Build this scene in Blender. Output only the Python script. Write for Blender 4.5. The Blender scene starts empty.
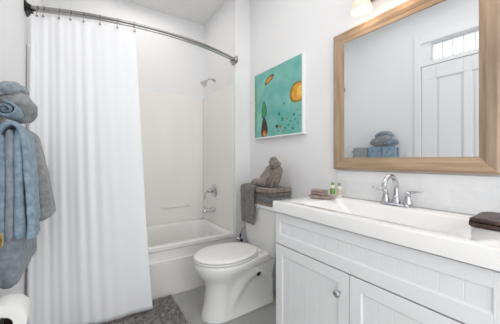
import bpy, bmesh, math, random
from math import sin, cos, pi, radians, sqrt, exp
from mathutils import Vector, Matrix, noise
random.seed(7)
C = bpy.context.scene.collection
SC = bpy.context.scene

# ------------------------------------------------------------------ camera
cam = bpy.data.cameras.new('camera'); cam_o = bpy.data.objects.new('camera', cam); C.objects.link(cam_o)
cam.lens = 36 * 251 / 500; cam.sensor_width = 36; cam.sensor_fit = 'HORIZONTAL'
cam.shift_y = -2 / 500; cam.clip_start = 0.02
cam_o.location = (0, 0, 1.12); cam_o.rotation_euler = (radians(90), 0, radians(-33.4))
SC.camera = cam_o
# ------------------------------------------------------------------ world, lights, exposure
w = bpy.data.worlds.new('world'); SC.world = w; w.use_nodes = True
bg = w.node_tree.nodes['Background']; bg.inputs[0].default_value = (0.97, 0.98, 1.0, 1); bg.inputs[1].default_value = 1.85
def area(name, loc, size, energy, color=(1, 1, 1), rot=(0, 0, 0)):
    l = bpy.data.lights.new(name, 'AREA'); l.shape = 'RECTANGLE'; l.size, l.size_y = size; l.energy = energy; l.color = color
    o = bpy.data.objects.new(name, l); C.objects.link(o); o.location = loc; o.rotation_euler = rot
    return o
area('ceiling_light', (0.5, 0.9, 2.70), (1.1, 1.6), 10.5, (1, 0.98, 0.95))
area('rear_fill_light', (0.4, -0.95, 1.0), (1.4, 1.6), 11, (1, 0.99, 0.97), (radians(90), 0, 0))  # added fill behind the camera, lifts the lower part of the room
area('tub_fill_light', (0.45, 2.45, 2.72), (0.8, 0.4), 3.6, (1, 0.97, 0.93))  # unseen fill added over the tub to brighten the alcove, not a fixture
SC.view_settings.view_transform = 'Standard'; SC.view_settings.look = 'None'
SC.view_settings.gamma = 1; SC.view_settings.use_curve_mapping = False
SC.view_settings.exposure = -0.27

# ------------------------------------------------------------------ materials
def s2l(c): return tuple(((v / 255) / 12.92 if v <= 10 else (((v / 255) + 0.055) / 1.055) ** 2.4) for v in c)
def mat(name, col, rough=0.5, metal=0.0, spec=0.5, bump=None, vary=None, emit=None, trans=0, coat=0, sheen=0):
    """bump=(scale,strength,dist)  vary=(scale, colour2, low, high, stretch)"""
    m = bpy.data.materials.new(name); m.use_nodes = True; nt = m.node_tree; b = nt.nodes['Principled BSDF']
    c = s2l(col) + (1,)
    b.inputs['Base Color'].default_value = c; b.inputs['Roughness'].default_value = rough
    b.inputs['Metallic'].default_value = metal; b.inputs['Specular IOR Level'].default_value = spec
    b.inputs['Transmission Weight'].default_value = trans; b.inputs['Coat Weight'].default_value = coat
    b.inputs['Sheen Weight'].default_value = sheen
    if emit: b.inputs['Emission Color'].default_value = s2l(emit[0]) + (1,); b.inputs['Emission Strength'].default_value = emit[1]
    tc = nt.nodes.new('ShaderNodeTexCoord')
    if vary:
        mp = nt.nodes.new('ShaderNodeMapping'); mp.inputs['Scale'].default_value = vary[4] if len(vary) > 4 else (1, 1, 1)
        nt.links.new(tc.outputs['Object'], mp.inputs[0])
        n = nt.nodes.new('ShaderNodeTexNoise'); n.inputs['Scale'].default_value = vary[0]; n.inputs['Detail'].default_value = 6
        nt.links.new(mp.outputs[0], n.inputs['Vector'])
        r = nt.nodes.new('ShaderNodeValToRGB'); r.color_ramp.elements[0].position = vary[2]; r.color_ramp.elements[1].position = vary[3]
        r.color_ramp.elements[0].color = c; r.color_ramp.elements[1].color = s2l(vary[1]) + (1,)
        nt.links.new(n.outputs[0], r.inputs[0]); nt.links.new(r.outputs[0], b.inputs['Base Color'])
    if bump:
        n2 = nt.nodes.new('ShaderNodeTexNoise'); n2.inputs['Scale'].default_value = bump[0]; n2.inputs['Detail'].default_value = 4
        nt.links.new(tc.outputs['Object'], n2.inputs['Vector'])
        bp = nt.nodes.new('ShaderNodeBump'); bp.inputs['Strength'].default_value = bump[1]; bp.inputs['Distance'].default_value = bump[2]
        nt.links.new(n2.outputs[0], bp.inputs['Height']); nt.links.new(bp.outputs[0], b.inputs['Normal'])
    return m
wall_m = mat('wall_paint', (240, 240, 241), 0.55, bump=(160, 0.08, 0.002))
ceil_m = mat('ceiling_paint', (238, 238, 238), 0.7)
trim_m = mat('trim_paint', (238, 239, 241), 0.35)
tub_m = mat('tub_acrylic', (242, 240, 238), 0.16, spec=0.5)
sur_m = mat('surround_acrylic', (246, 243, 240), 0.16)
porc_m = mat('porcelain', (240, 240, 239), 0.08, coat=0.4)
seat_m = mat('seat_plastic', (240, 240, 238), 0.2)
cab_m = mat('cabinet_paint', (238, 239, 240), 0.38)
gap_shade_m = mat('cabinet_gap_shade', (95, 95, 97), 0.8)  # dark grey holds the shade between the cabinet fronts
count_m = mat('cultured_marble', (246, 245, 244), 0.12, coat=0.3)
chrome_m = mat('chrome', (200, 201, 204), 0.08, 1.0)
nick_m = mat('brushed_nickel', (165, 163, 160), 0.22, 1.0)
brass_m = mat('brass', (196, 168, 96), 0.2, 1.0)
mirror_m = mat('mirror_silver', (236, 238, 240), 0.0, 1.0)
black_m = mat('black_rubber', (28, 28, 32), 0.4)
dark_m = mat('dark_bronze', (38, 36, 36), 0.3, 0.6)
blue_m = mat('valve_blue', (30, 40, 95), 0.4)
glass_m = mat('clear_glass', (250, 252, 252), 0.02, trans=1.0)
paper_m = mat('tissue_paper', (240, 240, 238), 0.9, bump=(90, 0.15, 0.002))
card_m = mat('cardboard', (84, 72, 62), 0.9)
shade_m = mat('frosted_glass', (248, 226, 208), 0.4, emit=((255, 190, 150), 0.25))
bulb_m = mat('lit_bulb', (255, 240, 215), 0.4, emit=((255, 225, 185), 2.5))
def towel_mat(name, a, b): return mat(name, a, 0.95, spec=0.1, bump=(420, 0.9, 0.004), vary=(38, b, 0.35, 0.68), sheen=0.3)
tw_grey = towel_mat('towel_grey', (140, 143, 145), (170, 172, 172))
tw_blue = towel_mat('towel_slate_blue', (122, 146, 166), (160, 182, 198))
tw_bath = towel_mat('towel_grey_blue', (132, 142, 154), (162, 170, 179))
tw_taupe = towel_mat('towel_taupe', (112, 104, 98), (156, 147, 139))
tw_taupe2 = towel_mat('towel_taupe_light', (134, 122, 114), (166, 154, 145))
tw_slate = towel_mat('towel_slate', (112, 119, 124), (138, 143, 146))
tw_char = towel_mat('towel_charcoal', (104, 104, 102), (136, 135, 131))
tw_rose = towel_mat('cloth_rose_taupe', (150, 132, 124), (182, 165, 156))
tw_brown = mat('cloth_dark_brown', (46, 30, 26), 0.36, spec=0.5, bump=(90, 0.8, 0.006), vary=(60, (96, 70, 60), 0.45, 0.75))
wood_m = mat('oak_frame', (148, 125, 104), 0.42, vary=(9, (184, 160, 138), 0.3, 0.72, (1, 1, 9)), bump=(60, 0.2, 0.002))
wood_h = mat('oak_frame_horizontal', (150, 125, 100), 0.42, vary=(9, (188, 162, 134), 0.3, 0.72, (1, 9, 1)), bump=(60, 0.2, 0.002))
# horizontal rails: grain runs along Y, vertical rails: along Z (stretch is the inverse of the scale)
for m_, ax in ((wood_m, (9, 9, 0.9)), (wood_h, (9, 0.9, 9))):
    for n_ in m_.node_tree.nodes:
        if n_.type == 'MAPPING': n_.inputs['Scale'].default_value = ax
        if n_.type == 'TEX_NOISE' and n_.inputs['Scale'].default_value == 9: n_.inputs['Scale'].default_value = 4
curtain_m = mat('curtain_fabric', (246, 247, 249), 0.85, spec=0.15, bump=(300, 0.25, 0.002))
def floor_mat():
    m = mat('floor_tile', (150, 150, 148), 0.32); nt = m.node_tree; b = nt.nodes['Principled BSDF']
    tc = nt.nodes.new('ShaderNodeTexCoord'); br = nt.nodes.new('ShaderNodeTexBrick'); n = nt.nodes.new('ShaderNodeTexNoise')
    br.inputs['Color1'].default_value = s2l((172, 172, 169)) + (1,); br.inputs['Color2'].default_value = s2l((167, 167, 165)) + (1,)
    br.inputs['Mortar'].default_value = s2l((152, 151, 149)) + (1,); br.inputs['Scale'].default_value = 1
    br.inputs['Brick Width'].default_value = 0.61; br.inputs['Row Height'].default_value = 0.305; br.inputs['Mortar Size'].default_value = 0.003
    nt.links.new(tc.outputs['Object'], br.inputs['Vector'])
    n.inputs['Scale'].default_value = 5; n.inputs['Detail'].default_value = 8; nt.links.new(tc.outputs['Object'], n.inputs['Vector'])
    mx = nt.nodes.new('ShaderNodeMix'); mx.data_type = 'RGBA'; mx.blend_type = 'SOFT_LIGHT'; mx.inputs[0].default_value = 0.35
    nt.links.new(br.outputs[0], mx.inputs[6]); nt.links.new(n.outputs[0], mx.inputs[7]); nt.links.new(mx.outputs[2], b.inputs['Base Color'])
    return m
floor_m = floor_mat()
def splash_mat():
    m = mat('marble_tile', (214, 216, 219), 0.22); nt = m.node_tree; b = nt.nodes['Principled BSDF']
    tc = nt.nodes.new('ShaderNodeTexCoord'); mp = nt.nodes.new('ShaderNodeMapping'); mp.inputs['Rotation'].default_value = (0, radians(90), radians(90))
    sx = nt.nodes.new('ShaderNodeSeparateXYZ'); cx = nt.nodes.new('ShaderNodeCombineXYZ')
    nt.links.new(tc.outputs['Object'], sx.inputs[0]); nt.links.new(sx.outputs[1], cx.inputs[0]); nt.links.new(sx.outputs[2], cx.inputs[1])
    br = nt.nodes.new('ShaderNodeTexBrick'); br.inputs['Scale'].default_value = 1
    br.inputs['Color1'].default_value = s2l((238, 239, 240)) + (1,); br.inputs['Color2'].default_value = s2l((231, 233, 235)) + (1,)
    br.inputs['Mortar'].default_value = s2l((240, 240, 240)) + (1,)
    br.inputs['Brick Width'].default_value = 0.3; br.inputs['Row Height'].default_value = 0.0765; br.inputs['Mortar Size'].default_value = 0.002
    nt.links.new(cx.outputs[0], br.inputs['Vector'])
    n = nt.nodes.new('ShaderNodeTexNoise'); n.inputs['Scale'].default_value = 14; n.inputs['Detail'].default_value = 8; n.inputs['Distortion'].default_value = 1.2
    nt.links.new(tc.outputs['Object'], n.inputs['Vector'])
    mx = nt.nodes.new('ShaderNodeMix'); mx.data_type = 'RGBA'; mx.blend_type = 'SOFT_LIGHT'; mx.inputs[0].default_value = 0.5
    nt.links.new(br.outputs[0], mx.inputs[6]); nt.links.new(n.outputs[0], mx.inputs[7]); nt.links.new(mx.outputs[2], b.inputs['Base Color'])
    return m
splash_m = splash_mat()
def mat_rug():
    m = mat('shag_pile', (120, 112, 106), 0.95, spec=0.1); nt = m.node_tree; b = nt.nodes['Principled BSDF']
    tc = nt.nodes.new('ShaderNodeTexCoord'); n = nt.nodes.new('ShaderNodeTexNoise'); n.inputs['Scale'].default_value = 42; n.inputs['Detail'].default_value = 5
    r = nt.nodes.new('ShaderNodeValToRGB'); e = r.color_ramp.elements
    e[0].position = 0.36; e[0].color = s2l((134, 131, 129)) + (1,); e[1].position = 0.66; e[1].color = s2l((204, 202, 200)) + (1,)
    k = e.new(0.5); k.color = s2l((170, 166, 164)) + (1,)
    nt.links.new(tc.outputs['Object'], n.inputs['Vector']); nt.links.new(n.outputs[0], r.inputs[0]); nt.links.new(r.outputs[0], b.inputs['Base Color'])
    return m
rug_m = mat_rug()

# ------------------------------------------------------------------ helpers
def lerp(a, b, t): return a + (b - a) * t
def new(): return bmesh.new()
def add_box(bm, x0, x1, y0, y1, z0, z1):
    v = [bm.verts.new((x, y, z)) for x in (x0, x1) for y in (y0, y1) for z in (z0, z1)]
    for f in ((0, 1, 3, 2), (4, 6, 7, 5), (0, 4, 5, 1), (2, 3, 7, 6), (0, 2, 6, 4), (1, 5, 7, 3)): bm.faces.new([v[i] for i in f])
def loft(bm, rings, cap0=True, cap1=True, closed=True):
    R = [[bm.verts.new(p) for p in r] for r in rings]; n = len(rings[0])
    for a, b in zip(R, R[1:]):
        for i in range(n if closed else n - 1):
            j = (i + 1) % n; bm.faces.new((a[i], a[j], b[j], b[i]))
    if cap0: bm.faces.new(R[0][::-1])
    if cap1: bm.faces.new(R[-1])
    return R
def rrect(cx, cy, hx, hy, r, z, n=8):
    p = []; r = min(r, hx, hy)
    for q, (sx, sy) in enumerate(((1, 1), (-1, 1), (-1, -1), (1, -1))):
        for k in range(n + 1):
            a = q * pi / 2 + k * pi / 2 / n
            p.append((cx + sx * (hx - r) + r * cos(a), cy + sy * (hy - r) + r * sin(a), z))
    return p
def tube(bm, pts, r, n=12, caps=True, closed=False):
    pts = [Vector(p) for p in pts]; rs = r if isinstance(r, (list, tuple)) else [r] * len(pts); rings = []; up = None
    for i, p in enumerate(pts):
        t = (pts[min(i + 1, len(pts) - 1)] - pts[max(i - 1, 0)]).normalized()
        if up is None: up = t.orthogonal().normalized()
        up = (up - t * up.dot(t)).normalized(); s = t.cross(up)
        rings.append([p + rs[i] * (cos(2 * pi * k / n) * up + sin(2 * pi * k / n) * s) for k in range(n)])
    loft(bm, rings, caps, caps)
def lathe(bm, prof, origin, axis='Z', n=24):
    """prof: list of (radius, height)"""
    o = Vector(origin); rings = []
    for r, h in prof:
        ring = []
        for k in range(n):
            a = 2 * pi * k / n; c, s = max(r, 1e-5) * cos(a), max(r, 1e-5) * sin(a)
            if axis == 'Z': v = Vector((c, s, h))
            elif axis == 'X': v = Vector((h, c, s))
            else: v = Vector((s, h, c))
            ring.append(o + v)
        rings.append(ring)
    loft(bm, rings)
WL = {}
def obj(name, bm, m, parent=None, smooth=False, bevel=0, sub=0, seg=2, smart=False):
    off = WL.get(parent.name, Vector()) if parent else Vector()
    bmesh.ops.recalc_face_normals(bm, faces=bm.faces)
    if off.length: bmesh.ops.translate(bm, verts=bm.verts, vec=-off)
    if smart:
        for e in bm.edges: e.smooth = not (len(e.link_faces) == 2 and e.calc_face_angle(0) > radians(40))
    me = bpy.data.meshes.new(name); bm.to_mesh(me); bm.free()
    if smooth or smart:
        me.polygons.foreach_set('use_smooth', [True] * len(me.polygons))
    for q in (m if isinstance(m, list) else [m]): me.materials.append(q)
    o = bpy.data.objects.new(name, me); C.objects.link(o)
    if parent: o.parent = parent; WL[o.name] = off
    if bevel:
        b = o.modifiers.new('bevel', 'BEVEL'); b.width = bevel; b.segments = seg; b.limit_method = 'ANGLE'; b.angle_limit = radians(40)
    if sub:
        s = o.modifiers.new('sub', 'SUBSURF'); s.levels = sub; s.render_levels = sub
    return o
def tag(o, label, cat, group=None):
    o['label'] = label; o['category'] = cat
    if group: o['group'] = group
    return o
def thing(name, label, cat, loc, group=None):
    o = bpy.data.objects.new(name, None); C.objects.link(o); o.location = loc; WL[o.name] = Vector(loc); o.empty_display_size = .05
    return tag(o, label, cat, group)
def struct(name, bm, m, parent=None, **k):
    o = obj(name, bm, m, parent, **k)
    if not parent: o['kind'] = 'structure'
    return o
def boxo(name, b, m, parent=None, bevel=0.002):
    bm = new(); add_box(bm, *b); return obj(name, bm, m, parent, bevel=bevel)
def fbm(p, s, k=0): return noise.noise(Vector(p) * s + Vector((k * 7.3, k * 3.1, k * 5.7)))

# ------------------------------------------------------------------ room shell
XL, XR, XW, YF, YB, ZC = -0.31, 1.38, 1.21, 2.09, 2.85, 2.75
bm = new(); add_box(bm, XL - .12, XR + .12, -1.0, YB + .1, -.08, 0); struct('floor', bm, floor_m)
bm = new(); add_box(bm, XL - .12, XR + .12, -1.0, YB + .1, ZC, ZC + .08); struct('ceiling', bm, ceil_m)
bm = new(); add_box(bm, XL - .12, XR + .12, YB, YB + .1, 0, ZC); struct('wall_back', bm, wall_m)
bm = new()
loft(bm, [[(XR + .12, -1, z), (XR + .12, YB, z), (XW, YB, z), (XW, YF, z), (XR, YF, z), (XR, -1, z)] for z in (0, ZC)])
struct('wall_right', bm, wall_m)
DY0, DY1, DZ, WZ0, WZ1, WY1 = 0.37, 1.14, 2.115, 2.155, 2.355, 1.058
bm = new()
add_box(bm, XL - .12, XL, DY1, YB, 0, ZC); add_box(bm, XL - .12, XL, -1, DY0, 0, ZC)
add_box(bm, XL - .12, XL, DY0, DY1, DZ, WZ0); add_box(bm, XL - .12, XL, DY0, DY1, WZ1, ZC)
add_box(bm, XL - .12, XL, WY1, DY1, WZ0, WZ1)
struct('wall_left', bm, wall_m)
bm = new(); add_box(bm, XR - .013, XR, 1.125, YF, 0, .11); add_box(bm, XW, XR, YF - .013, YF, 0, .11)
struct('baseboard_right', bm, trim_m, bevel=.003)
bm = new(); add_box(bm, XL, XL + .013, DY1 + .075, YF - .005, 0, .11)
struct('baseboard_left', bm, trim_m, bevel=.003)
# door in the left wall (seen in the mirror) with transom window above
bm = new(); xs = XL - .045
def panelled(bm, x0, xf, y0, y1, z0, z1, pan, d):
    ys = sorted({y0, y1} | {a for p in pan for a in p[:2]}); zs = sorted({z0, z1} | {a for p in pan for a in p[2:]})
    add_box(bm, x0, xf - d, y0, y1, z0, z1)
    for a, b in zip(ys, ys[1:]):
        for c, e in zip(zs, zs[1:]):
            if not any(p[0] - 1e-6 <= a and b <= p[1] + 1e-6 and p[2] - 1e-6 <= c and e <= p[3] + 1e-6 for p in pan):
                add_box(bm, xf - d, xf, a, b, c, e)
    for p in pan:
        i = .022; add_box(bm, xf - d, xf - d * .3, p[0] + i, p[1] - i, p[2] + i, p[3] - i)
panelled(bm, XL - .05, XL - .008, DY0 + .004, DY1 - .004, .01, DZ - .004,
         [(.50, .72, .22, .98), (.50, .72, 1.12, 1.97), (.785, 1.005, .22, .98), (.785, 1.005, 1.12, 1.97)], .014)
door = struct('door_1', bm, trim_m, bevel=.003)
WL[door.name] = Vector((0, 0, 0))
KZ, KY = .868, 1.085
bm = new(); lathe(bm, [(.0, -.008), (.031, -.008), (.031, -.003), (.012, .001), (.011, .052), (.02, .058), (.029, .072), (.029, .086), (.02, .095), (0, .097)], (XL, KY, KZ), 'X')
obj('door_knob', bm, brass_m, door, smooth=True)
bm = new()
add_box(bm, XL, XL + .012, DY1, DY1 + .06, 0, WZ1 + .1); add_box(bm, XL, XL + .012, DY0 - .06, DY0, 0, WZ1 + .1)
add_box(bm, XL, XL + .016, DY0, DY1, WZ1, WZ1 + .1)
struct('trim_1', bm, trim_m, bevel=.003)
bm = new(); yy = WY1
add_box(bm, XL - .09, XL - .07, DY0, WY1, WZ0, WZ0 + .012); add_box(bm, XL - .09, XL - .07, DY0, WY1, WZ1 - .012, WZ1)
while yy > DY0 + .02: add_box(bm, XL - .088, XL - .07, yy - .006, yy, WZ0 + .012, WZ1 - .012); yy -= .086
win = struct('window_1', bm, trim_m)
WL[win.name] = Vector((0, 0, 0))
bm = new(); add_box(bm, XL - .082, XL - .079, DY0, WY1 - .011, WZ0 + .012, WZ1 - .012); obj('window_pane', bm, glass_m, win)

# ------------------------------------------------------------------ bathtub and its surround
tub = thing('bathtub', 'white alcove bathtub with stepped apron behind the shower curtain', 'bathtub', (.45, 2.45, 0))
tx, ty = (XL + XW) / 2, (YF + YB) / 2; hx, hy = (XW - XL) / 2 - .003, (YB - YF) / 2 - .003; RZ = .42
bm = new()
rings = [rrect(tx, ty, hx, hy, .012, z) for z in (0, .06)]
rings = [rrect(tx, ty, hx, hy, .012, RZ - .02), rrect(tx, ty, hx, hy, .014, RZ - .007), rrect(tx, ty, hx - .006, hy - .006, .016, RZ),
         rrect(tx, ty, hx - .06, hy - .075, .10, RZ), rrect(tx, ty, hx - .068, hy - .083, .10, RZ - .006), rrect(tx, ty, hx - .076, hy - .09, .10, RZ - .03),
         rrect(tx, ty, hx - .10, hy - .11, .12, .20), rrect(tx, ty, hx - .14, hy - .14, .12, .12), rrect(tx, ty, hx - .20, hy - .19, .10, .10)]
loft(bm, rings, cap0=False); obj('basin', bm, tub_m, tub, smart=True)
bm = new()   # apron profile swept along X
prof = [(YF + .003, RZ - .02), (YF + .003, RZ - .035), (YF + .012, RZ - .045), (YF + .014, .302), (YF + .011, .297), (YF + .004, .290), (YF + .003, .02), (YF + .003, 0.001), (YF + .05, 0.001), (YF + .05, RZ - .02)]
loft(bm, [[(x, y, z) for y, z in prof] for x in (XL + .003, XW - .003)]); obj('apron', bm, tub_m, tub, smart=True)
bm = new(); lathe(bm, [(0, 0), (.034, 0), (.034, -.006), (.026, -.011), (0, -.012)], (XW - .088, ty, .305), 'X'); obj('overflow_plate', bm, chrome_m, tub, smooth=True)
sur = thing('tub_surround', 'glossy off white shower surround panels lining the tub alcove', 'shower surround', (.45, 2.84, RZ))
SZ = 1.86
bm = new(); add_box(bm, XL + .013, XW - .013, YB - .012, YB - .002, RZ + .001, SZ); obj('back_panel', bm, sur_m, sur, bevel=.004)
bm = new(); add_box(bm, XW - .012, XW - .002, YF + .03, YB - .002, RZ + .001, SZ); obj('end_panel', bm, sur_m, sur, bevel=.004)
bm = new(); add_box(bm, XL + .002, XL + .012, YF + .03, YB - .002, RZ + .001, SZ); obj('end_panel', bm, sur_m, sur, bevel=.004)
bm = new()
loft(bm, [[(x, YB - .012, z - .028), (x, YB - .026, z - .01), (x, YB - .030, z), (x, YB - .012, z + .004)] for z in (.60,) for x in (.70, 1.03)])
obj('ledge', bm, sur_m, sur, smart=True)
# shower fittings on the wet wall
VY = 2.53; xw = XW - .012
t = thing('shower_head', 'chrome shower head on a short arm high on the end wall', 'shower head', (XW, VY + .02, 2.0))
bm = new(); lathe(bm, [(0, 0), (.03, 0), (.028, -.006), (.012, -.012), (0, -.012)], (XW, VY + .02, 2.005), 'X'); obj('flange', bm, chrome_m, t, smooth=True)
bm = new(); tube(bm, [(XW - .005, VY + .02, 2.005), (XW - .05, VY + .015, 2.012), (XW - .085, VY + .01, 2.0), (XW - .11, VY + .005, 1.975)], .0085); obj('arm', bm, chrome_m, t, smooth=True)
bm = new(); lathe(bm, [(0, .03), (.012, .03), (.014, .012), (.02, 0), (.036, -.022), (.038, -.03), (.034, -.033), (0, -.033)], (0, 0, 0), 'Z')
bmesh.ops.transform(bm, matrix=Matrix.Translation((XW - .125, VY, 1.957)) @ Matrix.Rotation(radians(38), 4, 'Y'), verts=bm.verts)
obj('nozzle', bm, chrome_m, t, smooth=True)
t = thing('tub_valve', 'round chrome tub valve plate with a lever handle above the spout', 'faucet', (xw, VY, .785))
bm = new(); lathe(bm, [(0, 0), (.073, 0), (.072, -.005), (.055, -.012), (.028, -.016), (.026, -.04), (0, -.042)], (xw, VY, .785), 'X', 32); obj('valve_plate', bm, chrome_m, t, smooth=True)
bm = new(); lathe(bm, [(0, -.035), (.022, -.035), (.024, -.07), (.018, -.08), (0, -.082)], (xw, VY, .785), 'X')
tube(bm, [(xw - .066, VY, .785), (xw - .078, VY + .04, .775), (xw - .088, VY + .055, .735), (xw - .09, VY + .058, .68)], [.009, .008, .007, .006]); obj('lever', bm, chrome_m, t, smooth=True)
t = thing('tub_spout', 'chrome tub spout under the valve plate', 'faucet', (xw, VY, .60))
bm = new()
loft(bm, [[(xw - d, VY + r * cos(a), .575 - dz + r * 1.0 * sin(a)) for a in [i * pi / 10 for i in range(20)]] for d, r, dz in ((0, .027, 0), (.01, .027, 0), (.03, .024, 0), (.09, .023, .002), (.12, .022, .006), (.135, .018, .012), (.138, .004, .016))])
obj('spout_body', bm, chrome_m, t, smooth=True)
bm = new(); tube(bm, [(xw - .115, VY, .59), (xw - .115, VY, .612)], .004); lathe(bm, [(0, .609), (.007, .609), (.007, .618), (0, .618)], (xw - .115, VY, 0)); obj('diverter_knob', bm, chrome_m, t, smooth=True)

# ------------------------------------------------------------------ shower rod and curtain
def rodY(x): return 2.075 - .165 * (1 - ((x - .45) / .76) ** 2)
RODZ = 2.075
t = thing('shower_rod', 'curved chrome double shower rod spanning the tub alcove', 'shower rod', (.45, 2.05, RODZ))
for dy, dz in ((0, 0), (.040, .0)):
    bm = new(); tube(bm, [(x, rodY(x) + dy, RODZ + dz) for x in [XL + .012 + (XW - XL - .024) * i / 48 for i in range(49)]], .0105 if dy == 0 else .008, 14)
    obj('rod', bm, nick_m if dy == 0 else chrome_m, t, smooth=True)
for x, s in ((XL, 1), (XW, -1)):
    bm = new()
    loft(bm, [[(x + s * h, p[0], p[1]) for p in [(q[0], q[1]) for q in rrect(rodY(x) + .022, RODZ, a, b, .02, 0)]] for h, a, b in ((0, .056, .034), (.008, .056, .034), (.016, .046, .024), (.035, .040, .018))])
    obj('bracket', bm, dark_m if s > 0 else nick_m, t, smart=True)
CT, CB = 2.03, .045
cur = thing('shower_curtain', 'white fabric shower curtain drawn to the left of the alcove', 'shower curtain', (0, 1.95, CB))
NS, NZ = 300, 60
rows = []
def fold(s, v):
    ph = 2 * pi * (10 * s - 3.5 * s * s)             # folds crowd on the left, open out to the right
    amp = (.0065 * (1 - s) ** .8 + .0025) * (.6 + .4 * (1 - v) ** .5)
    f = .55 * sin(ph + 1.6 * sin(4.4 * s * pi) + .5 * sin(3 * v)) + .35 * sin(1.7 * ph + 1 + 1.2 * v) + .55 * sin(.31 * ph + 2 * v) + .9 * noise.noise(Vector((s * 9, v * 1.1, 3)))
    return amp * f
for j in range(NZ + 1):
    v = j / NZ; z = CB + (CT - CB) * v; row = []
    for i in range(NS + 1):
        s = i / NS
        x = (-.294 + .016 * v) * (1 - s) + (.410 - .112 * v ** .8) * s
        y = rodY(x) - .004 - (.012 * (1 - v)) - fold(s, v)
        y = min(y, YF - .012)
        zz = z + (0 if v < .97 else -.006 * (1 - cos(2 * pi * s * 11)) * .5)
        row.append((x, y, zz + .006 * sin(s * 9) * (1 - v)))
    rows.append(row)
bm = new(); loft(bm, rows, False, False, closed=False)
o = obj('curtain_panel', bm, curtain_m, cur, smooth=True); m_ = o.modifiers.new('thick', 'SOLIDIFY'); m_.thickness = .002
bm = new(); a = [r[-1] for r in rows]
tube(bm, [(p[0], p[1] , p[2]) for p in a], .0035, 6); obj('side_hem', bm, curtain_m, cur, smooth=True)
hk = None
for i, x in enumerate((-.247, -.215, -.135, -.075, -.005, .085, .185, .29)):
    y = rodY(x)
    if hk is None:
        hk = thing('curtain_ring', '', 'curtain ring', (x, y, RODZ), 'curtain rings on the shower rod')
        bm = new(); tube(bm, [(x + .001, y + .017 * cos(a), RODZ + .017 * sin(a) - .003) for a in [k * 2 * pi / 20 - .5 for k in range(18)]] , .002, 8); obj('ring', bm, nick_m, hk, smooth=True)
        bm = new(); tube(bm, [(x, y - .016, RODZ - .012), (x, y - .018, RODZ - .035), (x, y - .024, RODZ - .062), (x, y - .020, RODZ - .066)], .002, 8)
        bmesh.ops.create_uvsphere(bm, u_segments=10, v_segments=8, radius=.007, matrix=Matrix.Translation((x, y - .026, RODZ - .062))); obj('hook', bm, nick_m, hk, smooth=True)
        r = hk
    else:
        r = hk.copy(); C.objects.link(r); r.location = (x, y, RODZ)
        for ch in list(hk.children): c = ch.copy(); C.objects.link(c); c.parent = r
    r['label'] = ['metal curtain ring nearest the left end of the shower rod', 'second metal curtain ring from the left end of the rod',
                  'third metal curtain ring from the left end of the rod', 'fourth metal curtain ring from the left end of the rod',
                  'fifth metal curtain ring from the left end of the rod', 'sixth metal curtain ring from the left end of the rod',
                  'metal curtain ring second from the open edge of the curtain', 'metal curtain ring at the open edge of the white curtain'][i]

# ------------------------------------------------------------------ vanity
VX, V0, V1 = .905, .165, 1.108
van = thing('vanity_cabinet', 'white two door bathroom vanity cabinet with beadboard panels', 'cabinet', (1.14, .636, 0))
bm = new(); add_box(bm, VX + .018, XR - .002, V0, V0 + .018, .09, .832); add_box(bm, VX + .018, XR - .002, V1 - .018, V1, .09, .832); add_box(bm, VX + .018, XR - .002, V0 + .018, V1 - .018, .09, .108); add_box(bm, XR - .014, XR - .002, V0 + .018, V1 - .018, .108, .78); add_box(bm, VX + .018, VX + .034, V0 + .018, V1 - .018, .108, .832); add_box(bm, VX + .07, XR - .002, V0 + .01, V1 - .01, 0, .09)
obj('body', bm, [cab_m], van, bevel=.001)
bm = new(); add_box(bm, VX + .012, VX + .019, V0 + .004, V1 - .004, .095, .831); obj('face_gap_shade', bm, gap_shade_m, van)  # dark sheet behind the fronts, stands in for shade in the seams
def beaded(name, y0, y1, z0, z1, st, vertical_step, parent, rt=None, rb=None):
    """framed panel: four rails around a recessed field with vertical bead grooves"""
    rt = rt or st; rb = rb or st
    bm = new(); d = .011; xf = VX
    add_box(bm, xf, xf + .017, y0, y0 + st, z0, z1); add_box(bm, xf, xf + .017, y1 - st, y1, z0, z1)
    add_box(bm, xf, xf + .017, y0 + st, y1 - st, z0, z0 + rb); add_box(bm, xf, xf + .017, y0 + st, y1 - st, z1 - rt, z1)
    a, b, c, e = y0 + st, y1 - st, z0 + rb, z1 - rt; n = max(1, round((b - a) / vertical_step)); wd = (b - a) / n
    # sloping moulding
    m = .006
    loft(bm, [[(xf + .002, a, c), (xf + .002, b, c), (xf + .002, b, e), (xf + .002, a, e)], [(xf + .006, a + m, c + m), (xf + .006, b - m, c + m), (xf + .006, b - m, e - m), (xf + .006, a + m, e - m)]], False, False)
    for k in range(n):
        add_box(bm, xf + .0055, xf + .016, a + k * wd + .001, a + (k + 1) * wd - .001, c, e)
    add_box(bm, xf + .0068, xf + .016, a, b, c, e)
    return obj(name, bm, cab_m, parent, bevel=.0012, seg=1)
beaded('false_drawer_front', V0 + .002, V1 - .002, .654, .826, .034, .0635, van, .047, .054)
d1 = beaded('door', .638, V1 - .002, .10, .648, .052, .0635, van)
d2 = beaded('door', V0 + .002, .634, .10, .648, .052, .0635, van)
for dd, ky in ((d1, .679), (d2, .20)):
    bm = new(); lathe(bm, [(0, .002), (.007, .002), (.006, -.012), (.010, -.017), (.0165, -.021), (.0165, -.027), (.011, -.032), (0, -.033)], (VX, ky, .56), 'X', 10); obj('knob', bm, chrome_m, dd)
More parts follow.
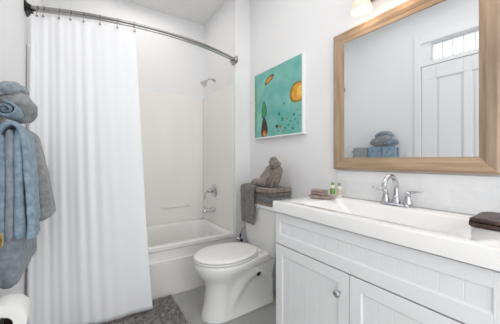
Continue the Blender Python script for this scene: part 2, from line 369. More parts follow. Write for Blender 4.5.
# countertop with integral basin
CZ = .889
ct = thing('countertop', 'glossy white vanity countertop with integral rectangular sink', 'countertop', (1.13, .636, .832))
cx0, cx1, cy0, cy1 = .89, XR - .002, .15, 1.12
mx, my, hhx, hhy = (cx0 + cx1) / 2, (cy0 + cy1) / 2, (cx1 - cx0) / 2, (cy1 - cy0) / 2
bx, by, bhx, bhy = 1.115, .636, .152, .325
bm = new()
loft(bm, [rrect(mx, my, hhx, hhy, .006, .833), rrect(mx, my, hhx, hhy, .006, CZ - .005), rrect(mx, my, hhx - .0015, hhy - .0015, .006, CZ - .0015), rrect(mx, my, hhx - .005, hhy - .005, .008, CZ),
          rrect(bx, by, bhx + .006, bhy + .006, .035, CZ), rrect(bx, by, bhx + .001, bhy + .001, .033, CZ - .003), rrect(bx, by, bhx - .004, bhy - .006, .03, CZ - .012),
          rrect(bx, by, bhx - .02, bhy - .07, .04, CZ - .07), rrect(bx, by, bhx - .035, bhy - .11, .05, CZ - .095), rrect(bx, by, .03, .03, .03, CZ - .104)], cap0=False)
obj('top', bm, count_m, ct, smart=True)
bm = new(); lathe(bm, [(0, 0), (.022, 0), (.022, .003), (.016, .0045), (0, .002)], (bx, by, CZ - .104)); obj('drain', bm, chrome_m, ct, smooth=True)
bm = new(); add_box(bm, XR - .009, XR - .0005, .15, 1.05, CZ, 1.054)
tag(obj('backsplash', bm, splash_m, bevel=.0015), 'pale grey marbled tile backsplash between sink and mirror', 'backsplash')

# faucet
FX, FY = 1.322, .655
fa = thing('sink_faucet', 'chrome arched sink faucet with two lever handles', 'faucet', (FX, FY, CZ))
bm = new(); loft(bm, [rrect(FX, FY, a, b, .024, z) for a, b, z in ((.026, .078, CZ), (.026, .078, CZ + .006), (.022, .073, CZ + .012), (.018, .069, CZ + .014))]); obj('base_plate', bm, chrome_m, fa, smart=True)
bm = new()
pts = [(FX, FY, CZ + .012), (FX, FY, CZ + .05)] + [(FX - .058 + .058 * cos(a), FY, CZ + .090 + .058 * sin(a) * 1.05) for a in [k * pi / 14 for k in range(0, 13)]] + [(FX - .118, FY, CZ + .092)]
tube(bm, pts, [.016, .0135] + [.0118] * 13 + [.0112], 16)
lathe(bm, [(0, 0), (.022, 0), (.020, .01), (.0155, .03), (.013, .04), (0, .04)], (FX, FY, CZ + .012)); obj('spout', bm, chrome_m, fa, smooth=True)
for s in (1, -1):
    y = FY + s * .054
    bm = new(); lathe(bm, [(0, 0), (.021, 0), (.020, .008), (.014, .03), (.0125, .05), (.014, .055), (.012, .064), (0, .066)], (FX, y, CZ + .012))
    tube(bm, [(FX, y, CZ + .071), (FX - .004, y + s * .035, CZ + .076), (FX - .006, y + s * .062, CZ + .082), (FX - .006, y + s * .072, CZ + .084)], [.0075, .006, .005, .003], 10)
    obj('handle', bm, chrome_m, fa, smooth=True)

# ------------------------------------------------------------------ mirror
MY0, MY1, MZ0, MZ1 = .276, 1.065, 1.062, 1.920
mi = thing('wall_mirror', 'large mirror in a wide light oak frame above the vanity', 'mirror', (XR, .685, MZ0))
W = .072; prof = lambda e: [(0, 0), (0, .026), (.012, .031), (.018, .029), (.046, lerp(.0275, .021, e)), (.052, lerp(.0265, .016, e)), (W, lerp(.0255, .011, e)), (W, 0)]   # (inward, out from wall)
cor = [(MY1, MZ0, -1, 1), (MY0, MZ0, 1, 1), (MY0, MZ1, 1, -1), (MY1, MZ1, -1, -1)]
for i in range(4):
    bm = new(); loft(bm, [[(XR - .001 - o_, c[0] + c[2] * k * (1 if c[0] == MY0 else 1.10), c[1] + c[3] * k) for k, o_ in prof(1 if c[0] == MY0 else 0)] for c in (cor[i], cor[(i + 1) % 4])])
    obj('frame_rail', bm, wood_h if i % 2 == 0 else wood_m, mi, bevel=.0008, seg=1)
bm = new(); ya, yb = MY0 + W - .004, MY1 - W + .004; za, zb = MZ0 + W - .004, MZ1 - W + .004   # the glass sits slightly askew in its rebate
loft(bm, [[(XR - .005, ya, z), (XR - .0245, yb, z), (XR - .002, yb, z), (XR - .002, ya, z)] for z in (za, zb)]); obj('mirror_glass', bm, mirror_m, mi)

# ------------------------------------------------------------------ vanity light
vl = thing('vanity_light', 'vanity light with warm frosted glass shades above the mirror', 'wall lamp', (XR, .685, 2.02))
bm = new(); loft(bm, [[(XR - h, p[0], p[1]) for p in rrect(.62, 2.065, a, b, .02, 0)] for h, a, b in ((.001, .24, .035), (.012, .24, .035), (.02, .225, .022))]); obj('mounting_bar', bm, nick_m, vl, smart=True)
for y in (.825, .635, .445):
    x = XR - .092; LH = .020
    bm = new(); tube(bm, [(XR - .015, y, 2.065), (XR - .06, y, 2.085), (x, y, 2.065), (x, y, 2.02)], .007); lathe(bm, [(0, 0), (.02, 0), (.022, -.02), (.018, -.03), (0, -.03)], (x, y, 2.055)); obj('arm', bm, nick_m, vl, smooth=True)
    bm = new(); pr = [(.020, 2.02), (.034, 2.01), (.043, 1.98), (.049, 1.955), (.059, 1.930), (.057, 1.930), (.046, 1.956), (.040, 1.98), (.031, 2.004), (.017, 2.015)]
    R = [[(x + r * cos(a), y + r * sin(a), z + LH) for a in [k * pi / 16 for k in range(32)]] for r, z in pr]
    loft(bm, R, False, False); obj('lamp_shade', bm, shade_m, vl, smooth=True)
    bm = new(); bmesh.ops.create_uvsphere(bm, u_segments=16, v_segments=12, radius=.024, matrix=Matrix.Translation((x, y, 1.985))); obj('bulb', bm, bulb_m, vl, smooth=True)
    l = bpy.data.lights.new('bulb_light', 'POINT'); l.energy = .35; l.color = (1, .82, .62); l.shadow_soft_size = .03
    lo = bpy.data.objects.new('bulb_light', l); C.objects.link(lo); lo.location = (x, y, 1.93)

# ------------------------------------------------------------------ painting
PY0, PY1, PZ0, PZ1, PX = 1.332, 1.97, 1.315, 1.918, XR - .034
pa = thing('framed_painting', 'square turquoise abstract painting on the wall above the toilet', 'painting', (XR, 1.665, PZ0))
bm = new(); f = .012
for b in ((PY0, PY1, PZ0, PZ0 + f), (PY0, PY1, PZ1 - f * .5, PZ1), (PY0, PY0 + f, PZ0 + f, PZ1 - f * .5), (PY1 - f * .5, PY1, PZ0 + f, PZ1 - f * .5)): add_box(bm, PX, XR - .001, *b)
obj('frame', bm, trim_m, pa, bevel=.001)
teal = mat('painted_turquoise', (98, 176, 168), 0.6, vary=(7, (138, 198, 186), 0.35, 0.68), bump=(50, .2, .002))
y0, y1, z0, z1 = PY0 + f, PY1 - f * .5, PZ0 + f, PZ1 - f * .5
bm = new(); add_box(bm, PX + .003, XR - .004, y0, y1, z0, z1); obj('canvas', bm, teal, pa)
def cv(s, t): return (y1 - s * (y1 - y0), z0 + t * (z1 - z0))
def blob(name, s, t, a, b, m, lay=0, rot=0, n=28, pt=None):
    bm = new(); rg = []
    for k in range(n):
        g = 2 * pi * k / n; r = 1 + .06 * sin(3 * g + s * 9)
        u, v = a * cos(g) * r, b * sin(g) * r
        if pt: u *= (1 - pt * sin(g))
        u, v = u * cos(rot) - v * sin(rot), u * sin(rot) + v * cos(rot)
        y, z = cv(min(1, max(0, s + u)), min(1, max(0, t + v))); rg.append((y, z))
    x = PX + .003
    loft(bm, [[(x, y, z) for y, z in rg], [(x - .0006 - lay * .0004, y, z) for y, z in rg]]); obj(name, bm, m, pa)
P = lambda n, c: mat('painted_' + n, c, .6, vary=(30, tuple(min(255, int(v * 1.15)) for v in c), .4, .7))
p_or, p_br, p_gr, p_ol, p_dk, p_te, p_rd, p_ye = P('orange', (214, 152, 52)), P('brown', (112, 84, 48)), P('green', (58, 142, 98)), P('olive', (138, 124, 52)), P('umber', (62, 42, 34)), P('teal', (46, 116, 116)), P('rust', (176, 92, 50)), P('yellow', (222, 182, 76))
blob('sun_rim', .94, .53, .165, .135, p_ol); blob('sun_disc', .95, .53, .135, .11, p_or, 1); blob('sun_core', .97, .53, .06, .075, p_ye, 2)
blob('fish', .36, .85, .115, .042, p_br, 0, .45); blob('fish_belly', .35, .846, .07, .022, p_or, 1, .45)
blob('bottle_top', .24, .415, .058, .135, p_dk, 0, 0, 28, .25); blob('bottle_top_fill', .24, .415, .046, .12, p_gr, 1, 0, 28, .25)
blob('bottle_base', .245, .14, .075, .15, p_dk, 0, 0, 28, .25); blob('bottle_glow', .25, .05, .05, .055, p_rd, 1); blob('bottle_glow', .25, .035, .025, .03, p_or, 2)
blob('edge_wash', .03, .45, .03, .5, P('moss', (112, 164, 122)))
for s, t, r, m in ((.67, .43, .014, p_te), (.58, .30, .022, p_te), (.64, .22, .026, p_gr), (.74, .21, .014, p_ol), (.86, .25, .018, p_te), (.80, .17, .012, p_te), (.53, .13, .024, p_dk), (.60, .12, .02, p_ol),
                   (.70, .09, .015, p_te), (.76, .12, .018, p_gr), (.88, .18, .012, p_te), (.93, .13, .014, p_gr), (.84, .07, .016, p_te), (.66, .05, .014, p_ol), (.92, .30, .010, p_ol), (.56, .06, .012, p_te), (.97, .22, .012, p_gr)):
    blob('paint_dot', s, t, r, r * 1.1, m)

# ------------------------------------------------------------------ toilet (faces -X)
TY = 1.66
to = thing('toilet', 'white two piece toilet with closed lid beside the vanity', 'toilet', (1.0, TY, 0))
def interp(tab, z):
    for (a, *p), (b, *q) in zip(tab, tab[1:]):
        if z <= b:
            t = (z - a) / (b - a); t = t * t * (3 - 2 * t) * .5 + t * .5
            return [lerp(u, v, t) for u, v in zip(p, q)]
    return list(tab[-1][1:])
#        z    front  rear  halfwidth  power
tabB = [(0, .690, 1.27, .118, 1), (.02, .692, 1.27, .114, 1), (.10, .712, 1.265, .104, 1), (.20, .722, 1.26, .104, 1), (.255, .712, 1.262, .116, 1), (.29, .685, 1.265, .142, 1),
        (.325, .658, 1.27, .168, 1), (.36, .645, 1.28, .183, 1), (.385, .643, 1.29, .187, 1), (.395, .646, 1.29, .184, 1), (.400, .655, 1.285, .176, 1)]
def bowl_w(t, z, hw, fx, rx):
    x = lerp(fx, rx, t); x1 = fx + hw * 1.25
    if x < x1: w_ = hw * (1 - ((x1 - x) / (x1 - fx)) ** 2.1) ** .5 if x > fx else 0
    else:
        u = (x - x1) / (rx - x1)
        rear = lerp(.105, .125, min(1, z / .4)) if z < .3 else .12
        w_ = lerp(hw, min(hw, rear), u * u * (3 - 2 * u))
    # rear corners
    e = (rx - x) / .03
    if e < 1: w_ *= sqrt(max(0, 1 - (1 - e) ** 2)) * .5 + .5
    # relief of the trapway on the side
    if z < .34:
        zc = .16 + .12 * sin((x - .93) / .30 * pi) if .86 < x < 1.28 else .0
        if .84 < x < 1.27:
            env = sin((x - .84) / .43 * pi) ** .7
            gz = exp(-((z - zc) / .05) ** 2)
            w_ += (-.026 + .036 * gz) * env * min(1, z / .06)
    return w_
bm = new(); rings = []
zsamp = [0, .01, .02, .05, .08, .11, .14, .17, .20, .225, .25, .27, .29, .31, .33, .35, .365, .38, .39, .396, .40]
N = 44
for z in zsamp:
    fx, rx, hw, _ = interp(tabB, z); ts = [(1 - cos(pi * k / N)) / 2 for k in range(N + 1)]
    ring = [(lerp(fx, rx, t_), TY + bowl_w(t_, z, hw, fx, rx), z) for t_ in ts] + [(lerp(fx, rx, t_), TY - bowl_w(t_, z, hw, fx, rx), z) for t_ in ts[-1:0:-1]]
    rings.append(ring)
loft(bm, rings); obj('bowl', bm, porc_m, to, smart=True)
def egg(fx, rx, hw, z, n=40):
    p = []
    xc = fx + hw * 1.25
    for k in range(n):
        a = 2 * pi * k / n; c, s = cos(a), sin(a)
        x = xc - c * (xc - fx) if c > 0 else xc + (abs(c) ** .85) * (rx - xc)
        wv = hw * (abs(s) ** (1 if c > 0 else .75)) * (1 if s > 0 else -1)
        if c < 0: wv *= 1 - .12 * abs(c)
        p.append((x, TY + wv, z))
    return p
bm = new(); loft(bm, [egg(.646, 1.13, .180, .401), egg(.640, 1.13, .186, .405), egg(.638, 1.13, .188, .414), egg(.642, 1.13, .184, .4185)]); obj('seat', bm, seat_m, to, smart=True)
bm = new(); loft(bm, [egg(.644, 1.12, .182, .4215), egg(.638, 1.125, .188, .425), egg(.638, 1.125, .188, .432), egg(.646, 1.12, .181, .440), egg(.67, 1.10, .160, .444), egg(.74, 1.05, .10, .447)]); obj('lid', bm, seat_m, to, smart=True)
for s in (1, -1):
    bm = new(); loft(bm, [rrect(1.125, TY + s * .075, .02, .022, .01, z) for z in (.400, .425)] + [rrect(1.125, TY + s * .075, .012, .016, .01, .43)]); obj('hinge', bm, seat_m, to, smart=True)
bm = new(); loft(bm, [rrect(1.275, TY, .075, .165, .04, .37), rrect(1.275, TY, .085, .185, .04, .40), rrect(1.272, TY, .096, .205, .035, .46), rrect(1.27, TY, .100, .213, .03, .735)]); obj('tank', bm, porc_m, to, smart=True)
bm = new(); loft(bm, [rrect(1.268, TY, .102, .216, .03, .735), rrect(1.268, TY, .107, .222, .03, .741), rrect(1.268, TY, .107, .222, .03, .758), rrect(1.268, TY, .101, .216, .03, .766)]); obj('tank_lid', bm, porc_m, to, smart=True)
bm = new(); lathe(bm, [(0, 0), (.014, 0), (.014, -.008), (0, -.01)], (1.17, TY + .165, .685), 'X'); tube(bm, [(1.158, TY + .165, .685), (1.152, TY + .13, .682), (1.152, TY + .10, .676)], [.006, .006, .005]); obj('flush_lever', bm, chrome_m, to, smooth=True)
bm = new(); lathe(bm, [(0, 0), (.020, 0), (.020, -.006), (.012, -.010), (0, -.006)], (1.085, TY - .127, .275), 'Y', 20); obj('access_plug', bm, black_m, to, smooth=True)
bm = new(); loft(bm, [rrect(1.21, TY, .07, .115, .04, z) for z in (.30, .372)]); obj('tank_deck', bm, porc_m, to, smart=True)
# supply valve
sv = thing('supply_valve', 'chrome water supply valve with dark blue handle behind the toilet', 'valve', (XW + .09, YF, .35))
vx = XW + .032
bm = new(); lathe(bm, [(0, 0), (.022, 0), (.02, -.008), (.008, -.012), (.008, -.05), (0, -.05)], (vx, YF, .36), 'Y'); obj('valve_body', bm, chrome_m, sv, smooth=True)
bm = new(); lathe(bm, [(0, -.045), (.011, -.045), (.012, -.068), (0, -.07)], (vx, YF, .36), 'Y', 10)
obj('valve_handle', bm, blue_m, sv, smooth=True)
bm = new(); lathe(bm, [(0, 0), (.008, 0), (.008, .022), (0, .022)], (vx, YF - .04, .395), 'Z', 10); obj('hose_nut', bm, blue_m, sv, smooth=True)
bm = new(); tube(bm, [(vx, YF - .04, .365), (vx, YF - .04, .41), (vx + .01, YF - .06, .47), (vx + .045, YF - .12, .49), (1.27, TY + .20 + .03, .44), (1.275, TY + .15, .40), (1.275, TY + .14, .378)], .005); obj('supply_hose', bm, chrome_m, sv, smooth=True)

# ------------------------------------------------------------------ towels
def folded(name, cx, cy, z0, lx, ly, h, m, layers=2, seed=0, fold_side=-1, group=None, label=None, cat='towel', rot=0, rough=.003):
    """a towel folded in layers: a rounded slab whose front shows the fold bulges"""
    bm = new(); n = 40; rings = []
    # cross-section in XZ swept along Y: front (fold side) is a row of rounded bulges, back the same but softer
    prof = []; per = 10; lh = h / layers
    for L in range(layers):
        for k in range(per + 1):
            a = -pi / 2 + pi * k / per; prof.append((-lx / 2 + .006 - (lh * .5) * cos(a) * .9, (L + .5) * lh + lh * .5 * sin(a)))
    for L in reversed(range(layers)):
        for k in range(per + 1):
            a = pi / 2 - pi * k / per; prof.append((lx / 2 - .006 + (lh * .4) * cos(a), (L + .5) * lh + lh * .5 * sin(a)))
    # subdivide top and bottom
    out = []
    for i, p in enumerate(prof):
        q = prof[(i + 1) % len(prof)]; out.append(p); d = abs(q[0] - p[0])
        if d > .04:
            for k in range(1, 9): out.append((lerp(p[0], q[0], k / 9), lerp(p[1], q[1], k / 9)))
    for j in range(n + 1):
        v = j / n; y = (v - .5) * ly; e = min(v, 1 - v) / .06; sq = 1 if e > 1 else .80 + .20 * sqrt(max(0, 1 - (1 - e) ** 2))
        ring = []
        for px, pz in out:
            zz = (pz - h / 2) * (sq if sq < 1 else 1) + h / 2
            k1 = fbm((px, y, pz + seed), 14, seed); k2 = fbm((px, y, pz), 45, seed + 3)
            xx = px + rough * 1.6 * k1 + rough * .6 * k2; zz2 = max(.0003, zz + (rough * 1.6 * k1 + rough * .5 * k2) * (pz / h))
            yy_ = y + rough * 3 * fbm((px * .6, 0, pz * 3), 16, seed + (5 if v > .5 else 9))
            c, s = cos(rot), sin(rot)
            ring.append((cx + xx * c - yy_ * s, cy + xx * s + yy_ * c, z0 + zz2))
        rings.append(ring)
    loft(bm, rings)
    o = obj(name, bm, m, smooth=True)
    if label: tag(o, label, cat, group)
    return o
g = 'folded towels stacked on the toilet tank'
TZ = .7665
folded('folded_towel', 1.262, 1.665, TZ, .20, .375, .036, tw_taupe2, 2, 1, group=g, label='taupe folded towel at the bottom of the stack on the toilet tank')
folded('folded_towel', 1.258, 1.668, TZ + .0365, .205, .385, .030, tw_slate, 2, 2, group=g, label='slate grey folded towel second from the bottom on the toilet tank')
folded('folded_towel', 1.265, 1.670, TZ + .067, .20, .375, .034, tw_taupe, 2, 3, group=g, label='brownish folded towel third from the bottom on the toilet tank')
folded('folded_towel', 1.258, 1.685, TZ + .1015, .215, .41, .036, tw_taupe2, 2, 4, group=g, label='topmost folded towel of the stack on the toilet tank')
STZ = TZ + .1385
# washcloth draped down the front of the stack
def draped(name, prof, y0, y1, m, label, cat, thick=.01, flare=0, ripple=.004, seed=0, ny=28, group=None, band=None, axis='Y'):
    """prof: list of (x,z) along the drape; closed strip with thickness"""
    P_ = [Vector((a, 0, b)) for a, b in prof]; pts = []
    for a, b in zip(P_, P_[1:]):
        k = max(1, int((b - a).length / .012))
        for i in range(k): pts.append(a.lerp(b, i / k))
    pts.append(P_[-1])
    # smooth
    for _ in range(2): pts = [pts[0]] + [(pts[i - 1] + pts[i] * 2 + pts[i + 1]) / 4 for i in range(1, len(pts) - 1)] + [pts[-1]]
    n = len(pts); ztop = max(p.z for p in pts); outer, inner = [], []
    zmin = min(p.z for p in pts)
    for i, p in enumerate(pts):
        t = (pts[min(i + 1, n - 1)] - pts[max(i - 1, 0)]).normalized(); nn = Vector((t.z, 0, -t.x))
        ro, ri = [], []
        for j in range(ny + 1):
            v = j / ny; y = lerp(y0, y1, v); dn = (ztop - p.z) / max(.01, ztop - zmin)
            yy = y + (v - .5) * flare * dn
            e = min(v, 1 - v) * ny; th = thick * (.35 if e < 1 else (.8 if e < 2 else 1)) * .5
            if band and band[0] < p.z < band[1]: th *= .7
            off = ripple * dn * (sin(v * pi * 5 + seed) + .6 * sin(v * 17 + seed * 2 + dn * 2)) + ripple * .7 * fbm((p.x, yy, p.z), 18, seed)
            a = p + nn * (off + th); b = p + nn * (off - th)
            ro.append((a.x, yy, a.z)); ri.append((b.x, yy, b.z))
        outer.append(ro); inner.append(ri)
    bm = new(); rings = [o_ + i_[::-1] for o_, i_ in zip(outer, inner)]; loft(bm, rings)
    o = obj(name, bm, m, smooth=True)
    return tag(o, label, cat, group)
draped('hand_towel', [(1.27, STZ + .009), (1.18, STZ + .008), (1.14, STZ + .004), (1.131, STZ - .03), (1.134, .78), (1.135, .60)], 1.655, 1.868, tw_char,
       'charcoal hand towel hanging over the front of the stacked towels', 'towel', .011, flare=-.015, ripple=.003, seed=2, band=(.64, .655))
# twisted towel arrangement on top of the stack
def lump(bm, path, rad, flat=1.0, n=26, pleats=0, depth=.1, seed=0, m=None, wob=.1):
    """soft roll along a path with lengthwise pleats and noise"""
    path = [Vector(p) for p in path]; rings = []; K = 5
    pp = []
    for i in range(len(path) - 1):
        p0, p1, p2, p3 = path[max(i - 1, 0)], path[i], path[i + 1], path[min(i + 2, len(path) - 1)]
        r1, r2 = rad[i], rad[i + 1]
        for k in range(K):
            t = k / K; t2, t3 = t * t, t * t * t
            pp.append((.5 * ((2 * p1) + (-p0 + p2) * t + (2 * p0 - 5 * p1 + 4 * p2 - p3) * t2 + (-p0 + 3 * p1 - 3 * p2 + p3) * t3), lerp(r1, r2, t * t * (3 - 2 * t))))
    pp.append((path[-1], rad[-1])); up = Vector((0, 0, 1))
    for i, (p, r) in enumerate(pp):
        t = (pp[min(i + 1, len(pp) - 1)][0] - pp[max(i - 1, 0)][0]).normalized()
        if abs(t.dot(up)) > .95: up = Vector((1, 0, 0))
        u = (up - t * up.dot(t)).normalized(); s = t.cross(u); ring = []
        for k in range(n):
            a = 2 * pi * k / n; q = 1 + depth * abs(sin(a * pleats / 2 + seed)) if pleats else 1
            d = cos(a) * u * flat + sin(a) * s
            v = p + d * r * q; q2 = 1 + wob * fbm(v, 30, seed)
            ring.append(p + d * r * q * q2)
        rings.append(ring)
    loft(bm, rings)
def spiral_roll(bm, c, axis_y, L, r, turns=2.4, th=.008, flat=.8, seed=0, y_cap=True):
    """rolled-up towel along Y with its spiral visible at the ends"""
    pts = []; n = int(26 * turns)
    for k in range(n + 1):
        a = k / 26 * 2 * pi; rr = .004 + (r - .004) * k / n
        pts.append((rr * cos(a), rr * sin(a) * flat))
    rings = []
    m = 10
    for j in range(m + 1):
        v = j / m - .5; y = v * L; ring_o, ring_i = [], []
        for i, (a, b) in enumerate(pts):
            l = sqrt(a * a + b * b) + 1e-6; f = (l - th) / l; bulge = .004 * sin(i * .7 + seed)
            w_ = 1 + .05 * fbm((a, y, b), 25, seed)
            ring_o.append((c[0] + a * w_, c[1] + y + (bulge if abs(v) > .4 else 0), c[2] + b * w_)); ring_i.append((c[0] + a * f * w_, c[1] + y + (bulge if abs(v) > .4 else 0), c[2] + b * f * w_))
        rings.append(ring_o + ring_i[::-1])
    loft(bm, rings)
KS = -.032
tb = thing('knotted_towel', 'taupe towel twisted into a peak on top of the stacked towels', 'towel', (1.25, 1.62 + KS, STZ))
bm = new(); lump(bm, [(1.19, 1.80 + KS, STZ + .026), (1.19, 1.74 + KS, STZ + .036), (1.195, 1.66 + KS, STZ + .036), (1.20, 1.60 + KS, STZ + .030)], [.014, .034, .037, .022], .8, pleats=2, depth=.04, seed=1, wob=.22); obj('rolled_end', bm, tw_taupe2, tb, smooth=True)
bm = new(); lump(bm, [(1.255, 1.655 + KS, STZ + .008), (1.258, 1.65 + KS, STZ + .045), (1.265, 1.62 + KS, STZ + .10), (1.27, 1.59 + KS, STZ + .145), (1.275, 1.575 + KS, STZ + .175)], [.088, .096, .084, .070, .045], .62, n=40, pleats=5, depth=.06, seed=2, wob=.10); obj('twisted_body', bm, tw_taupe2, tb, smooth=True)
bm = new(); lump(bm, [(1.245, 1.60 + KS, STZ + .150), (1.255, 1.592 + KS, STZ + .18), (1.262, 1.59 + KS, STZ + .21), (1.275, 1.575 + KS, STZ + .225)], [.030, .048, .040, .012], .7, n=32, pleats=4, depth=.25, seed=4, wob=.35)
lump(bm, [(1.235, 1.585 + KS, STZ + .155), (1.245, 1.55 + KS, STZ + .18), (1.25, 1.525 + KS, STZ + .175)], [.026, .040, .016], .8, n=24, pleats=4, depth=.2, seed=5, wob=.4); obj('tuft', bm, tw_taupe, tb, smooth=True)
for k, (yb_, yt, xo) in enumerate(((1.60, 1.575, 0), (1.568, 1.55, .004), (1.538, 1.528, .014), (1.515, 1.51, .03))):
    bm = new(); lump(bm, [(1.19 + xo, yb_ + KS + .02, STZ + .008), (1.195 + xo, yb_ + KS - .005, STZ + .05), (1.21 + xo, yt + KS - .008, STZ + .10), (1.235 + xo, yt + KS + .002, STZ + .15)], [.016, .019, .018, .012], .9, n=16, seed=k + 7, wob=.2)
    obj('pleat', bm, tw_taupe, tb, smooth=True)

# towel bar on the left wall and what hangs on it
BX, BZ = -.235, 1.225
br_ = thing('towel_bar', 'chrome towel bar on the left wall behind the hanging towels', 'towel bar', (XL, 1.62, BZ))
bm = new(); tube(bm, [(BX, 1.405, BZ), (BX, 1.90, BZ)], .009); obj('bar', bm, chrome_m, br_, smooth=True)
for y in (1.415, 1.89):
    bm = new(); lathe(bm, [(0, 0), (.026, 0), (.025, .008), (.011, .014), (.010, BX - XL + .010), (0, BX - XL + .012)], (XL, y, BZ), 'X'); obj('post', bm, chrome_m, br_, smooth=True)
gl = 'towels hanging on the bar by the curtain'
def solid_drape(name, outline, y0, y1, m, seed, parent=None, ny=26, ripple=.004):
    pts = []
    for i, p in enumerate(outline):
        q = outline[(i + 1) % len(outline)]; k = max(1, int(((p[0] - q[0]) ** 2 + (p[1] - q[1]) ** 2) ** .5 / .014))
        for j in range(k): pts.append((lerp(p[0], q[0], j / k), lerp(p[1], q[1], j / k)))
    for _ in range(2): pts = [tuple((pts[i - 1][c] + 2 * pts[i][c] + pts[(i + 1) % len(pts)][c]) / 4 for c in (0, 1)) for i in range(len(pts))]
    cx = sum(p[0] for p in pts) / len(pts); zt = max(p[1] for p in pts); zb = min(p[1] for p in pts); rings = []
    for j in range(ny + 1):
        v = j / ny; e = min(v, 1 - v) * ny; k = .6 if e < 1 else (.88 if e < 2 else 1); y = lerp(y0, y1, v); ring = []
        for x, z in pts:
            dn = (zt - z) / (zt - zb); out = (x - cx > 0)
            off = (ripple * dn * (sin(v * pi * 5 + seed) + .6 * sin(v * 17 + seed * 2 + dn * 2)) + ripple * .7 * fbm((x, y, z), 18, seed)) if out else 0
            ring.append((cx + (x - cx) * k + off, y + .004 * fbm((x, z, 0), 20, seed), z))
        rings.append(ring)
    bm = new(); loft(bm, rings); return obj(name, bm, m, parent, smooth=True)
bo = solid_drape('bath_towel', [(-.301, .72), (-.301, 1.18), (-.275, 1.238), (-.240, 1.252), (-.214, 1.21), (-.222, .95), (-.226, .60), (-.262, .594), (-.301, .60)], 1.392, 1.875, tw_bath, 1)
tag(bo, 'large grey blue bath towel hanging lowest behind the hand towels', 'towel', gl)
def hang(y0, y1, m, lab, xtop, xbot, zb, seed, flare=.0, band=None, th=.018):
    leaf = [(-.298, .93), (-.297, 1.10), (-.290, 1.20), (-.272, 1.255), (-.240, 1.277), (xtop, 1.250), (lerp(xtop, xbot, .3) + .004, 1.16), (lerp(xtop, xbot, .65) + .003, 1.0), (xbot, zb)]
    return draped('hand_towel', leaf, y0, y1, m, lab, 'towel', th, flare=flare, ripple=.006, seed=seed, group=gl, band=band)
nt_ = hang(1.345, 1.50, tw_blue, 'slate blue hand towel nearest the door on the towel bar', -.217, -.186, .795, 3, .0, (.925, .945))
WL[nt_.name] = Vector((0, 0, 0))
for k, (xa, xb, zt_, zb_) in enumerate(((-.238, -.216, 1.252, .80), (-.264, -.238, 1.252, .79), (-.288, -.264, 1.235, .78))):
    solid_drape('inner_fold', [(xa, zb_), (xa + .002, 1.0), (xa, zt_ - .03), (xa + .008, zt_), (xb, zt_ - .01), (xb + .004, zt_ - .06), (xb + (.008 if k == 0 else .002), 1.0), (xb + (.018 if k == 0 else .001), zb_)], 1.352 + .004 * k, 1.39, tw_blue if k != 1 else tw_bath, 11 + k, nt_, ny=6, ripple=.002)
def wedge(y0, y1, m, lab, xbot, zb, seed):
    o = solid_drape('hand_towel', [(-.303, .93), (-.303, 1.18), (-.275, 1.264), (-.242, 1.283), (-.214, 1.258), (lerp(-.205, xbot, .35), 1.10), (xbot, zb + .012), (xbot - .012, zb + .004), (lerp(xbot, -.222, .8), zb - .022), (-.222, 1.0), (-.217, 1.19), (-.245, 1.240), (-.283, 1.18), (-.287, .93)], y0, y1, m, seed, ripple=.004)
    return tag(o, lab, 'towel', gl)
wedge(1.515, 1.675, tw_blue, 'slate blue hand towel in the middle of the towel bar', -.188, .808, 5)
wedge(1.69, 1.865, tw_grey, 'plain grey hand towel next to the shower curtain', -.138, .812, 8)
BZ2 = 1.288; BO = -.10
bt = thing('rolled_towel_bundle', 'blue grey towels rolled and tied, resting on the hanging towels', 'towel', (-.23, 1.60, BZ2))
bm = new(); spiral_roll(bm, (-.262, 1.425, BZ2 + .034), 1, .14, .042, 2.3, .010, .85, 2); obj('rolled_towel', bm, tw_blue, bt, smooth=True)
bm = new(); lump(bm, [(-.258, 1.42, BZ2 + .075), (-.250, 1.47, BZ2 + .080), (-.248, 1.54, BZ2 + .062), (-.244, 1.61, BZ2 + .045), (-.240, 1.65, BZ2 + .035)], [.030, .054, .062, .048, .02], .85, n=30, pleats=3, depth=.05, seed=3, wob=.16); obj('wrapped_towel', bm, tw_grey, bt, smooth=True)
bm = new(); lump(bm, [(-.268, 1.40, BZ2 + .115), (-.262, 1.45, BZ2 + .135), (-.255, 1.53, BZ2 + .140), (-.250, 1.60, BZ2 + .115)], [.018, .036, .038, .016], .75, n=28, pleats=6, depth=.10, seed=6, wob=.25)
obj('bow', bm, tw_bath, bt, smooth=True)
bm = new(); lump(bm, [(-.246, 1.475, BZ2 + .150), (-.234, 1.50, BZ2 + .135), (-.216, 1.53, BZ2 + .095), (-.208, 1.55, BZ2 + .06)], [.008, .016, .016, .008], .6, n=20, pleats=3, depth=.15, seed=9, wob=.3); obj('tie', bm, tw_grey, bt, smooth=True)

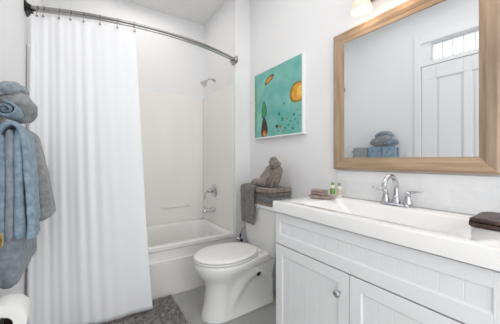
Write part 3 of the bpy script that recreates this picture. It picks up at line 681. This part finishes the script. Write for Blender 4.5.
# light switch (seen in the mirror) and toilet paper
sw = thing('light_switch', 'white light switch plate on the left wall by the door', 'light switch', (XL, 1.255, 1.15))
bm = new(); add_box(bm, XL, XL + .006, 1.22, 1.29, 1.09, 1.205); obj('plate', bm, trim_m, sw, bevel=.002)
bm = new(); add_box(bm, XL + .005, XL + .010, 1.238, 1.272, 1.115, 1.18); obj('rocker', bm, trim_m, sw, bevel=.001)
RY, RX, RZ2 = 1.20, -.227, .568
tp = thing('toilet_paper_holder', 'dark metal toilet paper holder on the left wall', 'toilet paper holder', (XL, RY + .03, RZ2 + .02))
bm = new(); lathe(bm, [(0, 0), (.024, 0), (.023, .006), (.008, .010), (0, .010)], (XL + .0, RY + .115, RZ2 + .012), 'X'); obj('wall_plate', bm, dark_m, tp, smooth=True)
bm = new(); tube(bm, [(XL + .008, RY + .115, RZ2 + .012), (RX - .01, RY + .115, RZ2 + .012), (RX, RY + .105, RZ2 + .012), (RX, RY - .05, RZ2 + .012), (RX, RY - .062, RZ2 + .018), (RX, RY - .066, RZ2 + .03)], .006); obj('arm', bm, dark_m, tp, smooth=True)
ro = thing('toilet_paper_roll', 'white toilet paper roll on the holder below the towels', 'toilet paper', (RX, RY, RZ2 - .06))
bm = new(); rr = [(.025, -.05), (.060, -.05), (.062, -.047), (.062, .047), (.060, .05), (.025, .05)]
loft(bm, [[(RX + r * cos(a), RY + y, RZ2 + r * sin(a)) for a in [k * pi / 20 for k in range(40)]] for r, y in rr + rr[:1]], False, False); obj('paper', bm, paper_m, ro, smart=True)
bm = new(); loft(bm, [[(RX + r * cos(a), RY + y, RZ2 + r * sin(a)) for a in [k * pi / 20 for k in range(40)]] for r, y in ((.0248, -.0505), (.0248, .0505), (.0232, .0505), (.0232, -.0505), (.0248, -.0505))], False, False); obj('core', bm, card_m, ro, smart=True)

# ------------------------------------------------------------------ things on the countertop
wc = thing('washcloth', 'rose taupe washcloth fanned flat on the counter corner', 'washcloth', (1.22, 1.035, CZ))
bm = new(); ring = []
n = 64
def fan(r, z, k0=0): return [(1.205 + .066 * r * cos(a) * (1 + .10 * sin(7 * a + k0)), 1.03 + .084 * r * sin(a) * (1 + .08 * sin(7 * a + k0)), z + .002 * sin(7 * a)) for a in [2 * pi * k / n for k in range(n)]]
loft(bm, [fan(.9, CZ + .0025), fan(1.0, CZ + .006), fan(.98, CZ + .012), fan(.8, CZ + .016), fan(.4, CZ + .016, 1), fan(.05, CZ + .014)]); obj('cloth', bm, tw_rose, wc, smooth=True)
o = folded('folded_washcloth', 1.195, 1.045, CZ + .019, .05, .088, .034, tw_rose, 2, 12, label='small folded washcloth block resting on the fanned washcloth', cat='washcloth', rough=.0015)
def bottle(x, y, h, r, capm, bodym, labm, lab):
    t = thing('toiletry_bottle', lab, 'bottle', (x, y, CZ), 'toiletry bottles on the counter corner')
    bm = new(); lathe(bm, [(0, .0005), (r * .92, .0005), (r, .004), (r, h * .72), (r * .9, h * .78), (r * .5, h * .82), (0, h * .82)], (x, y, CZ)); obj('body', bm, bodym, t, smart=True)
    bm = new(); lathe(bm, [(0, h * .80), (r * .62, h * .80), (r * .62, h), (0, h)], (x, y, CZ)); obj('cap', bm, capm, t, smart=True)
    bm = new(); lathe(bm, [(r * 1.01, h * .18), (r * 1.03, h * .18), (r * 1.03, h * .6), (r * 1.01, h * .6)], (x, y, CZ)); obj('sticker', bm, labm, t, smart=True)
green_m = mat('label_green', (128, 168, 92), .5); cream_m = mat('bottle_cream', (236, 234, 214), .35); lab_m = mat('label_cream', (214, 200, 182), .5); capg = mat('cap_sage', (150, 160, 135), .4); capw = mat('cap_green', (120, 165, 95), .4)
bottle(1.306, 1.035, .090, .0155, capw, cream_m, green_m, 'small cream toiletry bottle with a green label and green cap')
bottle(1.318, .992, .088, .0150, capg, cream_m, lab_m, 'small cream toiletry bottle with a sage cap and no green label')
folded('folded_cloth', 1.205, .213, CZ + .0005, .18, .20, .034, tw_brown, 2, 21, label='dark brown folded cloth at the right end of the countertop', cat='cloth', rot=.04, rough=.003)

# ------------------------------------------------------------------ bath mat
bm = new(); mx0, mx1, my0, my1 = -.20, .585, 1.45, 2.065
add_box(bm, mx0, mx1, my0, my1, .0005, .008)
rnd = random.Random(3)
for _ in range(26000):
    x = rnd.uniform(mx0 - .004, mx1 + .004); y = rnd.uniform(my0 - .004, my1 + .004); h = rnd.uniform(.012, .026) * (1 + .35 * fbm((x, y, 0), 16)); a = rnd.uniform(0, 2 * pi); r = .0042
    lx, ly = rnd.uniform(-.009, .009), rnd.uniform(-.009, .009)
    vs = [bm.verts.new((x + r * cos(a + k * 2.094), y + r * sin(a + k * 2.094), .006)) for k in range(3)] + [bm.verts.new((x + lx, y + ly, .006 + h))]
    for q in ((0, 1, 3), (1, 2, 3), (2, 0, 3)): bm.faces.new([vs[i] for i in q])
tag(obj('bath_mat', bm, rug_m), 'shaggy mottled grey bath mat on the floor in front of the tub', 'bath mat')
